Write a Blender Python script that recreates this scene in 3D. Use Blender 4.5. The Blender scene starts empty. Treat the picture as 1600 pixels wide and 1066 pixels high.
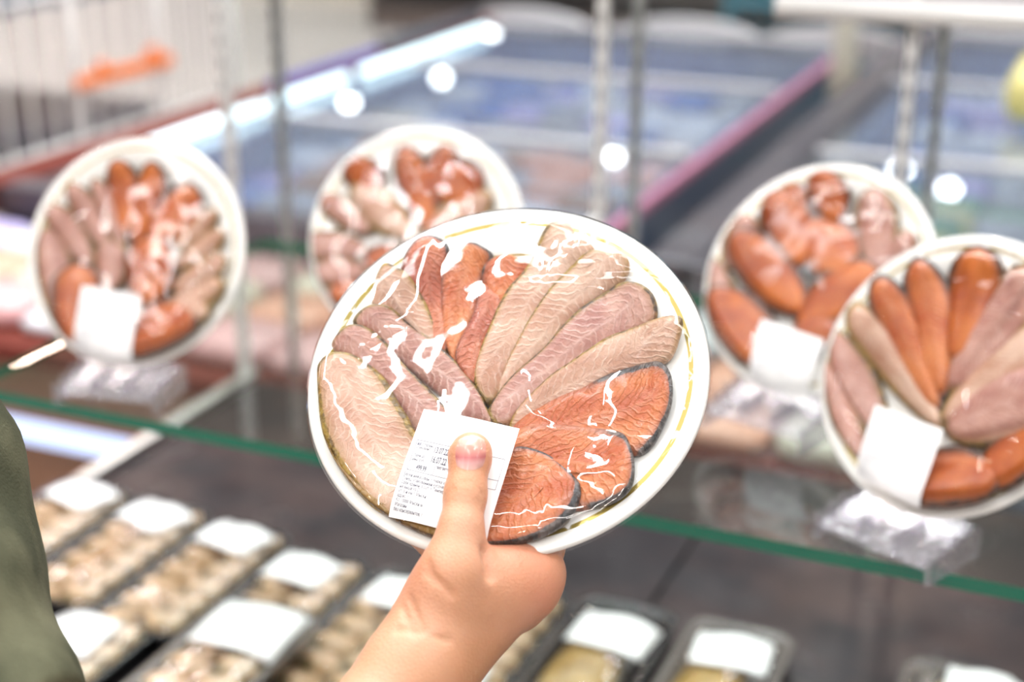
import bpy, bmesh, math, random
import numpy as np
from mathutils import Vector, Matrix, noise
random.seed(7)
sc = bpy.context.scene
COL = sc.collection

# ------------------------------------------------------------------ camera, world, lights, exposure
CAMZ = 1.55
PIT, YAW, FPX = math.radians(20.6), math.radians(23.3), 2322.0
cam_d = bpy.data.cameras.new('camera'); cam = bpy.data.objects.new('camera', cam_d); COL.objects.link(cam)
cam.location = (0, 0, CAMZ); cam.rotation_euler = (math.pi/2-PIT, 0, YAW)
cam_d.sensor_width = 36.0; cam_d.lens = FPX*36/1600; cam_d.clip_start = .02; cam_d.clip_end = 200
cam_d.dof.use_dof = True; cam_d.dof.focus_distance = .592; cam_d.dof.aperture_fstop = 4.9
sc.camera = cam
sc.view_settings.view_transform = 'Standard'; sc.view_settings.look = 'None'
sc.view_settings.exposure = 0.5; sc.view_settings.gamma = 1.0
sc.view_settings.use_curve_mapping = False
w = bpy.data.worlds.new('store_air'); sc.world = w; w.use_nodes = True
def build_world(t):
    # the store overhead: a dim ceiling carrying rows of bright strip lamps
    N = t.nodes; bg = N['Background']; tc = N.new('ShaderNodeTexCoord'); sp = N.new('ShaderNodeSeparateXYZ'); t.links.new(tc.outputs['Generated'], sp.inputs[0])
    def m(op, a, b=0.0, c=0.0):
        x = N.new('ShaderNodeMath'); x.operation = op
        for i, q in enumerate((a, b, c)):
            if isinstance(q, (int, float)): x.inputs[i].default_value = q
            else: t.links.new(q, x.inputs[i])
        return x.outputs[0]
    z = m('MAXIMUM', sp.outputs[2], .05)
    u = m('FRACT', m('MULTIPLY_ADD', m('DIVIDE', sp.outputs[0], z), 1.25, .35)); v = m('FRACT', m('MULTIPLY_ADD', m('DIVIDE', sp.outputs[1], z), .9, .2))
    on = m('MULTIPLY', m('MULTIPLY', m('LESS_THAN', u, .026), m('LESS_THAN', v, .40)), m('GREATER_THAN', sp.outputs[2], .30))
    up = m('MINIMUM', m('MAXIMUM', m('MULTIPLY_ADD', sp.outputs[2], 4.0, -1.6), 0.0), 1.0)
    t.links.new(m('ADD', m('MULTIPLY', on, WORLD_LAMP), m('MULTIPLY_ADD', up, WORLD_UP-WORLD_SIDE, WORLD_SIDE)), bg.inputs[1])
    mx = N.new('ShaderNodeMix'); mx.data_type = 'RGBA'; t.links.new(up, mx.inputs[0]); mx.inputs[6].default_value = (1, .74, .60, 1); mx.inputs[7].default_value = (.95, .97, 1, 1)
    t.links.new(mx.outputs[2], bg.inputs[0])
WORLD_LAMP, WORLD_UP, WORLD_SIDE = 80.0, .24, .13
build_world(w.node_tree)
w.cycles.sampling_method = 'MANUAL'; w.cycles.sample_map_resolution = 1024

FW = np.array([-math.sin(YAW)*math.cos(PIT), math.cos(YAW)*math.cos(PIT), -math.sin(PIT)])
RT = np.array([math.cos(YAW), math.sin(YAW), 0.]); UP = np.cross(RT, FW); CAMP = np.array([0, 0, CAMZ])
def ray(x, y): return FW*FPX + RT*(x-800) - UP*(y-533)
def at(x, y, z):                       # pixel -> point on the horizontal plane at height z
    r = ray(x, y); return CAMP + r*((z-CAMZ)/r[2])
def cp(x, y, d): return CAMP + ray(x, y)/FPX*d

def area(name, loc, sx, sy, power, target=None, color=(1, .98, .95)):
    l = bpy.data.lights.new(name, 'AREA'); l.shape = 'RECTANGLE'; l.size = sx; l.size_y = sy; l.energy = power; l.color = color
    o = bpy.data.objects.new(name, l); COL.objects.link(o); o.location = loc
    if target is not None:
        o.rotation_euler = (Vector(target)-Vector(loc)).to_track_quat('-Z', 'Y').to_euler()
    return o
area('ceiling_strip_light', (-.9, -.2, 3.1), 2.4, .05, 11, (-.6, .8, 1.1))
area('ceiling_strip_light', (.6, -1.0, 3.0), 2.4, .05, 11, (-.2, .8, 1.1))
area('ceiling_strip_light', (-1.6, -1.9, 2.9), .05, 2.0, 11, (-.4, .8, 1.1))
area('case_top_light', (-.25, .62, 2.05), 1.6, .05, 2.2, (-.3, .85, 1.1), (.95, .98, 1))
area('background_fill_light', (-1.0, 3.6, 5.6), 4, 2.4, 150, (-1.4, 3.4, 0), (.93, .97, 1))  # unseen fill added to brighten the freezers
area('background_fill_light', (-3.2, 6.5, 7.5), 8, 8, 330, (-3.2, 6.5, 0), (1, .98, .95))  # second unseen fill, added to brighten the far store

# ------------------------------------------------------------------ helpers
def tag(o, label=None, cat=None, group=None, kind=None):
    if label: o['label'] = label
    if cat: o['category'] = cat
    if group: o['group'] = group
    if kind: o['kind'] = kind
    return o
def empty(name, loc=(0, 0, 0), mat=None):
    o = bpy.data.objects.new(name, None); COL.objects.link(o); o.empty_display_size = .02
    if mat is not None: o.matrix_world = mat
    else: o.location = loc
    return o
def link(name, me, parent=None, smooth=True):
    if smooth:
        for p in me.polygons: p.use_smooth = True
    o = bpy.data.objects.new(name, me); COL.objects.link(o)
    if parent is not None: o.parent = parent
    return o
def pydata(name, v, f, mats, parent=None, smooth=True, mi=None):
    me = bpy.data.meshes.new(name); me.from_pydata([tuple(map(float, p)) for p in v], [], f)
    for m in (mats if isinstance(mats, (list, tuple)) else [mats]): me.materials.append(m)
    if mi is not None: me.polygons.foreach_set('material_index', mi)
    me.update()
    return link(name, me, parent, smooth)
class MB:
    def __init__(s): s.v = []; s.f = []; s.m = []
    def add(s, v, f, m=0):
        n = len(s.v); s.v += [tuple(map(float, p)) for p in v]; s.f += [tuple(i+n for i in q) for q in f]; s.m += [m]*len(f)
    def box(s, a, b, m=0, M=None):
        x0, y0, z0 = a; x1, y1, z1 = b
        v = [(x0,y0,z0),(x1,y0,z0),(x1,y1,z0),(x0,y1,z0),(x0,y0,z1),(x1,y0,z1),(x1,y1,z1),(x0,y1,z1)]
        if M is not None: v = [tuple(M @ Vector(p)) for p in v]
        s.add(v, [(0,3,2,1),(4,5,6,7),(0,1,5,4),(1,2,6,5),(2,3,7,6),(3,0,4,7)], m)
    def tube(s, pts, r, n=8, m=0):
        pts = [Vector(p) for p in pts]; rings = []
        for i, p in enumerate(pts):
            t = (pts[min(i+1, len(pts)-1)]-pts[max(i-1, 0)]).normalized()
            u = t.orthogonal().normalized() if i == 0 else (u - t*u.dot(t)).normalized()
            w_ = t.cross(u); rr = r[i] if isinstance(r, (list, tuple)) else r
            rings.append([tuple(p+(u*math.cos(a)+w_*math.sin(a))*rr) for a in [2*math.pi*k/n for k in range(n)]])
        v = [q for g in rings for q in g]; f = []
        for i in range(len(pts)-1):
            for k in range(n): f.append((i*n+k, i*n+(k+1) % n, (i+1)*n+(k+1) % n, (i+1)*n+k))
        f.append(tuple(range(n))[::-1]); f.append(tuple((len(pts)-1)*n+k for k in range(n)))
        s.add(v, f, m)
    def build(s, name, mats, parent=None, smooth=False, bevel=0):
        o = pydata(name, s.v, s.f, mats, parent, smooth, s.m)
        if bevel:
            b = o.modifiers.new('bevel', 'BEVEL'); b.width = bevel; b.segments = 2; b.limit_method = 'ANGLE'
        return o
def lathe(prof, n=96):
    v = []; f = []
    for r, z in prof:
        for k in range(n):
            a = 2*math.pi*k/n; v.append((r*math.cos(a), r*math.sin(a), z))
    for i in range(len(prof)-1):
        for k in range(n): f.append((i*n+k, i*n+(k+1) % n, (i+1)*n+(k+1) % n, (i+1)*n+k))
    return v, f

# ------------------------------------------------------------------ materials
def mat(name, col=(.8,.8,.8), rough=.5, metal=0, spec=.5, **kw):
    m = bpy.data.materials.new(name); m.use_nodes = True; b = m.node_tree.nodes['Principled BSDF']
    b.inputs['Base Color'].default_value = (*col, 1); b.inputs['Roughness'].default_value = rough; b.inputs['Metallic'].default_value = metal
    b.inputs['Specular IOR Level'].default_value = spec
    for k, v in kw.items(): b.inputs[k.replace('_', ' ')].default_value = v
    return m
class NT:
    def __init__(s, m): s.t = m.node_tree; s.b = s.t.nodes.get('Principled BSDF')
    def n(s, typ, **kw):
        x = s.t.nodes.new(typ)
        for k, v in kw.items():
            if k.startswith('i_'): x.inputs[int(k[2:]) if k[2:].isdigit() else k[2:].replace('_', ' ')].default_value = v
            else: setattr(x, k, v)
        return x
    def l(s, a, b): s.t.links.new(a, b)
    def ramp(s, fac, stops):
        r = s.n('ShaderNodeValToRGB'); e = r.color_ramp.elements
        while len(e) < len(stops): e.new(.5)
        for i, (p, c) in enumerate(stops): e[i].position = p; e[i].color = (*c, 1) if len(c) == 3 else c
        s.l(fac, r.inputs[0]); return r.outputs[0]
    def math(s, op, a, b=None, c=None):
        x = s.n('ShaderNodeMath', operation=op)
        for i, q in enumerate((a, b, c)):
            if q is None: continue
            if isinstance(q, (int, float)): x.inputs[i].default_value = q
            else: s.l(q, x.inputs[i])
        return x.outputs[0]
    def mix(s, fac, a, b, typ='MIX'):
        x = s.n('ShaderNodeMix', data_type='RGBA', blend_type=typ)
        for sock, q in ((x.inputs[0], fac), (x.inputs[6], a), (x.inputs[7], b)):
            if isinstance(q, (int, float)): sock.default_value = q
            elif isinstance(q, tuple): sock.default_value = (*q, 1)
            else: s.l(q, sock)
        return x.outputs[2]
    def noise(s, scale, detail=2, vec=None, dist=0, rough=.5):
        x = s.n('ShaderNodeTexNoise'); x.inputs['Scale'].default_value = scale; x.inputs['Detail'].default_value = detail
        x.inputs['Distortion'].default_value = dist; x.inputs['Roughness'].default_value = rough
        s.l(vec if vec is not None else s.obj(), x.inputs['Vector']); return x.outputs['Fac']
    def obj(s): return s.n('ShaderNodeTexCoord').outputs['Object']
    def bump(s, h, strength, dist):
        x = s.n('ShaderNodeBump'); x.inputs['Strength'].default_value = strength; x.inputs['Distance'].default_value = dist
        s.l(h, x.inputs['Height']); return x.outputs[0]

def clear(name, tint=(1,1,1), rough=.03, ior=1.45, bump=None, boost=1.0, haze=0.0, haze_col=(.9,.9,.9)):
    """thin see-through sheet: passes light straight through, reflects by Fresnel"""
    m = bpy.data.materials.new(name); m.use_nodes = True; t = NT(m); t.t.nodes.clear()
    out = t.n('ShaderNodeOutputMaterial'); tr = t.n('ShaderNodeBsdfTransparent'); tr.inputs[0].default_value = (*tint, 1)
    gl = t.n('ShaderNodeBsdfGlossy'); gl.inputs['Roughness'].default_value = rough
    lw = t.n('ShaderNodeLayerWeight'); lw.inputs[0].default_value = .5
    f0 = ((ior-1)/(ior+1))**2
    frs = t.math('MULTIPLY_ADD', t.math('POWER', lw.outputs['Facing'], 5.0), 1-f0, f0)
    mx = t.n('ShaderNodeMixShader')
    if bump:
        nrm = bump(t); t.l(nrm, gl.inputs['Normal'])
    t.l(t.math('MINIMUM', t.math('MULTIPLY', frs, boost), 1.0), mx.inputs[0])
    base = tr.outputs[0]
    if haze:
        df = t.n('ShaderNodeBsdfDiffuse'); df.inputs[0].default_value = (*haze_col, 1)
        m2 = t.n('ShaderNodeMixShader'); m2.inputs[0].default_value = haze; t.l(tr.outputs[0], m2.inputs[1]); t.l(df.outputs[0], m2.inputs[2]); base = m2.outputs[0]
    t.l(base, mx.inputs[1]); t.l(gl.outputs[0], mx.inputs[2]); t.l(mx.outputs[0], out.inputs[0])
    return m

def flesh(name, c0, c1, cline, skin0, skin1, lines=1.0, wetbump=.5, redge=None):
    m = mat(name, c0, .28, spec=.5); t = NT(m); b = t.b
    at_ = t.n('ShaderNodeAttribute'); at_.attribute_name = 'st'
    sk = t.n('ShaderNodeAttribute'); sk.attribute_name = 'skin'
    sep = t.n('ShaderNodeSeparateXYZ'); t.l(at_.outputs['Vector'], sep.inputs[0])
    nz = t.noise(90, 3)
    big = t.noise(38, 3)
    # myomere lines : v-shaped bands about the slice axis
    ph = t.math('ADD', sep.outputs[0], t.math('MULTIPLY', t.math('ABSOLUTE', sep.outputs[1]), .9))
    ph = t.math('ADD', ph, t.math('MULTIPLY', nz, .016))
    sn = t.math('SINE', t.math('MULTIPLY', ph, 2*math.pi/.0042))
    ln = t.math('POWER', t.math('MULTIPLY_ADD', sn, .5, .5), 5.0)
    # pale connective seam along the axis
    seam = t.math('SUBTRACT', 1.0, t.math('MINIMUM', t.math('MULTIPLY', t.math('ABSOLUTE', t.math('ADD', sep.outputs[1], t.math('MULTIPLY_ADD', big, .012, -.006))), 700), 1.0))
    ln = t.math('MAXIMUM', ln, t.math('MULTIPLY', seam, .9))
    base = t.mix(t.ramp(big, [(.35, (0,0,0)), (.65, (1,1,1))]), c0, c1)
    if redge:
        base = t.mix(t.ramp(t.noise(55, 2), [(.52, (0,0,0)), (.7, (.7,.7,.7))]), base, redge)
    base = t.mix(t.math('MULTIPLY', t.math('MULTIPLY', ln, t.ramp(t.noise(120, 2), [(.35, (.15,.15,.15)), (.65, (1,1,1))])), .44*lines), base, cline)
    base = t.mix(t.math('MULTIPLY', t.math('MINIMUM', t.math('MULTIPLY', sk.outputs['Fac'], 2.6), 1.0), .7), base, tuple(.45*p+.55*q for p, q in zip(c0, skin1)))
    sc_ = t.mix(t.ramp(t.noise(260, 3), [(.4, (0,0,0)), (.6, (1,1,1))]), skin0, skin1)
    fac = t.math('ADD', sk.outputs['Fac'], t.math('MULTIPLY_ADD', t.noise(420, 2), .5, -.25))
    fac = t.ramp(fac, [(.48, (0,0,0)), (.66, (1,1,1))])
    t.l(t.mix(fac, base, sc_), b.inputs['Base Color'])
    h = t.math('ADD', t.math('MULTIPLY', t.noise(330, 4, dist=1.2), 1.0), t.math('MULTIPLY', ln, .35))
    t.l(t.bump(h, wetbump, .0012), b.inputs['Normal'])
    b.inputs['Subsurface Weight'].default_value = .12; b.inputs['Subsurface Radius'].default_value = (.006, .002, .001)
    b.inputs['Coat Weight'].default_value = .2; b.inputs['Coat Roughness'].default_value = .12
    return m
M = {}
M['pale'] = flesh('pale_smoked_flesh', (.42,.21,.13), (.62,.42,.31), (.80,.64,.52), (.13,.075,.02), (.34,.22,.04))
M['palepink'] = flesh('pink_smoked_flesh', (.35,.145,.11), (.56,.33,.26), (.76,.56,.48), (.06,.035,.02), (.27,.17,.04), redge=(.30,.10,.085))
M['orange'] = flesh('orange_smoked_flesh', (.40,.075,.014), (.60,.19,.055), (.78,.42,.22), (.02,.02,.022), (.12,.10,.09), .55, .8)
M['orangedeep'] = flesh('deep_orange_smoked_flesh', (.30,.05,.006), (.52,.14,.022), (.68,.30,.12), (.03,.015,.01), (.14,.05,.02), .25, .4)
M['red'] = flesh('red_smoked_flesh', (.32,.05,.018), (.54,.18,.09), (.76,.42,.30), (.015,.015,.018), (.10,.07,.06), .5, 1.0)
M['skin_fish'] = flesh('golden_fish_skin', (.20,.10,.018), (.34,.20,.04), (.42,.28,.08), (.08,.04,.01), (.16,.09,.02), .3, .6)
M['mack'] = flesh('mackerel_flesh', (.54,.33,.17), (.70,.50,.34), (.84,.72,.56), (.045,.045,.035), (.30,.22,.08), .4, .4)
M['mackgold'] = flesh('golden_mackerel_skin', (.28,.16,.025), (.46,.29,.07), (.60,.44,.16), (.05,.04,.02), (.20,.13,.03), .3, .4)

def china():
    m = mat('white_china', (.88,.88,.84), .12, spec=.6); t = NT(m)
    s = t.n('ShaderNodeSeparateXYZ'); t.l(t.obj(), s.inputs[0])
    r = t.math('SQRT', t.math('ADD', t.math('MULTIPLY', s.outputs[0], s.outputs[0]), t.math('MULTIPLY', s.outputs[1], s.outputs[1])))
    wv = t.math('MULTIPLY_ADD', t.noise(30, 2), .0006, -.0003)
    def band(c, hw): return t.math('LESS_THAN', t.math('ABSOLUTE', t.math('SUBTRACT', t.math('ADD', r, wv), c)), hw)
    up = t.math('GREATER_THAN', s.outputs[2], .0035)
    b = t.math('MULTIPLY', t.math('MAXIMUM', band(.0758, .00095), band(.0622, .00035)), up)
    b = t.math('MULTIPLY', b, t.ramp(t.noise(160, 3), [(.34, (0,0,0)), (.42, (1,1,1))]))
    t.l(t.mix(b, (.88,.88,.84), (.40,.30,.07)), t.b.inputs['Base Color']); t.l(t.math('MULTIPLY', b, .5), t.b.inputs['Metallic'])
    t.l(t.math('MULTIPLY_ADD', b, .2, .12), t.b.inputs['Roughness'])
    return m
M['china'] = china()
def film_bump(t, amt=.0030, sc_=13, lo=.12):
    mp = t.n('ShaderNodeMapping'); mp.inputs['Scale'].default_value = (1, 3.0, 1); mp.inputs['Rotation'].default_value = (0, 0, .7); t.l(t.obj(), mp.inputs[0])
    a = t.noise(sc_, 1, mp.outputs[0], 1.2); b = t.noise(sc_*4, 1, None, 1.2)
    h = t.math('MULTIPLY', t.math('ADD', t.math('MULTIPLY', a, .8), t.math('MULTIPLY', b, .30)), t.ramp(t.noise(17, 1, None, .6), [(.52, (lo,)*3), (.68, (1,1,1))]))
    return t.bump(h, 1.0, amt)
M['film'] = clear('cling_film', (.985,.985,.985), .04, 1.5, film_bump, 1.6)
M['filmsoft'] = clear('slack_cling_film', (.985,.985,.985), .05, 1.5, lambda t: film_bump(t, .0015, 10, .08), .85)
M['trayfilm'] = clear('tray_film', (.97,.97,.97), .06, 1.5, lambda t: film_bump(t, .0022, 14, .3), 1.3)
M['glass'] = clear('shelf_glass', (.90,.955,.93), .0, 1.5, None, 1.35)
M['backglass'] = clear('back_glass', (.95,.97,.97), .02, 1.45, None, .8, .012, (.8,.85,.9))
M['lidglass'] = clear('freezer_lid_glass', (.9,.93,.97), .03, 1.45, lambda t: t.bump(t.noise(2.0, 1), .05, .01), .9, .04, (.75,.82,.92))
M['edge'] = mat('green_glass_edge', (.0,.135,.078), .15, spec=.5)
M['acrylic'] = clear('clear_acrylic', (.88,.87,.90), .06, 1.5, lambda t: t.bump(t.noise(140, 2, None, 1), .8, .001), 2.2, .14, (.75,.74,.78))
M['paper'] = mat('label_paper', (.86,.86,.86), .45)
M['ink'] = mat('label_ink', (.10,.10,.13), .6)
M['inkfaint'] = mat('faint_label_ink', (.45,.45,.48), .6)
M['inkband'] = mat('label_grey_band', (.60,.60,.64), .6)
M['steel'] = mat('brushed_steel', (.62,.62,.60), .3, 1)
M['steelw'] = mat('satin_white_metal', (.80,.80,.78), .35, .2)
M['blacktray'] = mat('black_tray_plastic', (.018,.019,.022), .22, spec=.6)
M['cleartray'] = mat('smoky_tray_rim', (.16,.14,.13), .18, spec=.7)
def deck():
    m = mat('dark_deck_enamel', (.045,.045,.05), .2, spec=.12); t = NT(m)
    t.l(t.mix(t.ramp(t.noise(9, 4), [(.4, (0,0,0)), (.65, (1,1,1))]), (.030,.027,.030), (.060,.042,.040)), t.b.inputs['Base Color'])  # brownish patches put the deck's warm reflections into its base colour
    t.l(t.ramp(t.noise(14, 4), [(.3, (.12,.12,.12)), (.7, (.3,.3,.3))]), t.b.inputs['Roughness']); return m
M['deck'] = deck()
def wood(n, a, b_):
    m = mat(n, a, .4); t = NT(m); mp = t.n('ShaderNodeMapping'); mp.inputs['Scale'].default_value = (1, 1, 9); t.l(t.obj(), mp.inputs[0])
    t.l(t.mix(t.noise(5, 4, mp.outputs[0], .6), a, b_), t.b.inputs['Base Color']); return m
M['wood'] = wood('brown_wood', (.16,.07,.035), (.30,.14,.07))
def floorm():
    m = mat('pale_store_tile', (.62,.58,.54), .25); t = NT(m)
    br = t.n('ShaderNodeTexBrick'); br.offset = 0; br.inputs['Scale'].default_value = 1; br.inputs['Brick Width'].default_value = .6; br.inputs['Row Height'].default_value = .6
    br.inputs['Mortar Size'].default_value = .006; br.inputs[1].default_value = (.47,.44,.41,1); br.inputs[2].default_value = (.52,.485,.45,1); br.inputs[3].default_value = (.4,.37,.35,1)
    t.l(t.obj(), br.inputs[0]); t.l(t.mix(t.noise(1.2, 3), br.outputs[0], (.44,.41,.39)), t.b.inputs['Base Color']); return m
M['floor'] = floorm()
M['navy'] = mat('navy_enamel', (.05,.08,.15), .3)
M['blueliner'] = mat('pale_blue_liner', (.32,.42,.60), .4)
M['bumper'] = mat('maroon_rubber', (.15,.03,.02), .7, spec=.15)
M['darktrim'] = mat('dark_trim', (.05,.045,.06), .35)
M['violet'] = mat('violet_trim', (.12,.10,.42), .35)
M['pinkrail'] = mat('pink_price_rail', (.55,.20,.32), .5)
M['greypanel'] = mat('light_grey_panel', (.58,.56,.58), .4)
M['cream'] = mat('cream_paint', (.78,.74,.60), .5)
M['teal'] = mat('teal_panel', (.03,.22,.30), .4)
M['brownd'] = mat('dark_brown_panel', (.10,.07,.06), .5)
M['orangepl'] = mat('orange_plastic', (.95,.22,.03), .35)
M['beige'] = mat('beige_panel', (.66,.60,.50), .5)
def emis(n, c, s):
    m = mat(n, c); NT(m).b.inputs['Emission Color'].default_value = (*c, 1); m.node_tree.nodes['Principled BSDF'].inputs['Emission Strength'].default_value = s; return m
M['led'] = emis('led_tube_glow', (.72,.93,1), 1.5)
M['lamp'] = emis('lamp_glow', (.95,.98,1), 40)
M['ledblue'] = emis('counter_strip_glow', (.55,.68,1), .7)
PK = {}
for n, c in dict(blue=(.10,.22,.55), white=(.78,.80,.85), pink=(.75,.42,.42), lilac=(.52,.45,.75), brown=(.40,.22,.14), orange=(.75,.33,.15), yellow=(.70,.60,.20), green=(.15,.35,.22), grey=(.40,.42,.46), salmon=(.80,.38,.26), cream=(.78,.68,.55)).items():
    PK[n] = mat(n+'_packaging', c, .35)
def skinmat():
    m = mat('hand_skin', (.72,.42,.28), .42, spec=.4); t = NT(m)
    n1 = t.noise(28, 3); n2 = t.noise(700, 3)
    c = t.mix(t.ramp(n1, [(.35, (0,0,0)), (.68, (1,1,1))]), (.56,.28,.15), (.62,.34,.215))
    a = t.n('ShaderNodeAttribute'); a.attribute_name = 'flush'
    c = t.mix(t.math('MULTIPLY', a.outputs['Fac'], .75), c, (.62,.21,.13))
    t.l(c, t.b.inputs['Base Color'])
    vo = t.n('ShaderNodeTexVoronoi'); vo.inputs['Scale'].default_value = 900; t.l(t.obj(), vo.inputs[0])
    t.l(t.bump(t.math('ADD', t.math('MULTIPLY', n2, .6), vo.outputs['Distance']), .22, .0006), t.b.inputs['Normal'])
    t.b.inputs['Subsurface Weight'].default_value = .25; t.b.inputs['Subsurface Radius'].default_value = (.008, .003, .0015); return m
M['skin'] = skinmat()
def nailm():
    m = mat('fingernail', (.80,.45,.38), .22, spec=.5); t = NT(m)
    a = t.n('ShaderNodeAttribute'); a.attribute_name = 'nv'
    t.l(t.ramp(a.outputs['Fac'], [(0, (.72,.50,.42)), (.10, (.68,.36,.28)), (.45, (.62,.27,.22)), (.64, (.50,.15,.15)), (.80, (.58,.30,.28)), (1, (.62,.36,.30))]), t.b.inputs['Base Color'])
    t.b.inputs['Coat Weight'].default_value = .5; return m
M['nail'] = nailm()
def clothm():
    m = mat('olive_cloth', (.20,.20,.13), .85, spec=.2); t = NT(m)
    t.l(t.mix(t.ramp(t.noise(22, 3), [(.4, (0,0,0)), (.62, (1,1,1))]), (.05,.054,.03), (.14,.14,.085)), t.b.inputs['Base Color'])
    t.l(t.bump(t.noise(900, 2), .5, .001), t.b.inputs['Normal']); return m
M['cloth'] = clothm()

# ------------------------------------------------------------------ plates
PR = .083
RIMZ = .0140
def plate_mesh():
    top = [(0,.0035),(.02,.0035),(.045,.0036),(.052,.0040),(.058,.0058),(.0625,.0088),(.067,.0110),(.074,.0128),(.0805,.0140),(.0822,.0143),(.083,.0138)]
    bot = [(.0834,.0126),(.0828,.0112),(.0810,.0106),(.074,.0090),(.067,.0066),(.062,.0035),(.057,.0012),(.052,.0002),(.0505,-.0020),(.0485,-.0024),(.0470,-.0018),(.0455,.0002),(.03,.0004),(0,.0004)]
    return lathe(top+bot, 128)
def plate_frame(C, N, roll=0):
    N = Vector(N).normalized(); x = Vector((0,0,1)).cross(N).normalized(); y = N.cross(x)
    C = Vector(C)+Vector((0,0,CAMZ)) - N*RIMZ
    m = Matrix((( x.x,y.x,N.x,C.x),(x.y,y.y,N.y,C.y),(x.z,y.z,N.z,C.z),(0,0,0,1)))
    return m
class Plate:
    def __init__(s, C, N, label, film_h=.0215, seed=0, off=0.0):
        s.M = plate_frame(C, N); s.root = empty('plate', mat=s.M); tag(s.root, label, 'plate')
        v, f = plate_mesh(); s.dish = pydata('dish', v, f, M['china'], s.root)
        s.Mi = s.M.inverted(); s.label = label; s.seed = seed; s.fh = film_h; s.n = 0
        s.film()
    def loc(s, px, py, z=.008):            # pixel -> point in the plate's own frame, on the plane at height z over its foot
        o = s.Mi @ Vector(CAMP); d = (s.Mi.to_3x3() @ Vector(ray(px, py)))
        t = (z-o.z)/d.z; return o+d*t
    def fz(s, x, y):
        r = math.hypot(x, y)/PR; a = math.atan2(y, x)
        z = RIMZ + .0009 + (s.fh-RIMZ)*(1-r**16 if r < 1 else 0)
        z += .00035*noise.noise(Vector((x*60+s.seed*7, y*60, s.seed)))*(1 if r < .93 else 0)
        if r > .80: z += .0003*math.sin(a*23+3*noise.noise(Vector((a*2, s.seed, 0))))*(r-.80)/.2
        return z
    def film(s):
        v = [(0, 0, s.fz(0, 0))]; f = []; n = 120; R = 30
        for i in range(1, R+1):
            r = PR*(i/R)*1.003
            for k in range(n):
                a = 2*math.pi*k/n; x, y = r*math.cos(a), r*math.sin(a)
                v.append((x, y, s.fz(x, y) if i < R else RIMZ+.0006))
        for k in range(n):                 # film folded round the edge under the rim
            a = 2*math.pi*k/n; v.append((.0843*math.cos(a), .0843*math.sin(a), .0118))
        for k in range(n): f.append((0, 1+k, 1+(k+1) % n))
        for i in range(R):
            for k in range(n): f.append((1+i*n+k, 1+(i+1)*n+k, 1+(i+1)*n+(k+1) % n, 1+i*n+(k+1) % n))
        o = pydata('cling_film', v, f, M['film' if s.seed == 1 else 'filmsoft'], s.root); o['label'] = 'clear wrinkled cling film stretched over the plate'

def resample(pts, n):
    """closed Catmull-Rom through pts (x, y, skin) -> n points evenly spaced"""
    P = np.array(pts, float); m = len(P); out = []
    for i in range(m):
        p0, p1, p2, p3 = P[i-1], P[i], P[(i+1) % m], P[(i+2) % m]
        for t in np.linspace(0, 1, 10, endpoint=False):
            q = .5*((2*p1)+(-p0+p2)*t+(2*p0-5*p1+4*p2-p3)*t*t+(-p0+3*p1-3*p2+p3)*t**3)
            q[2] = p1[2]*(1-t)+p2[2]*t; out.append(q)
    out = np.array(out); d = np.r_[0, np.cumsum(np.linalg.norm(np.diff(np.vstack([out, out[:1]])[:, :2], axis=0), axis=1))]
    out = np.vstack([out, out[:1]]); u = np.linspace(0, d[-1], n, endpoint=False)
    return np.stack([np.interp(u, d, out[:, k]) for k in range(3)], 1)

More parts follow.
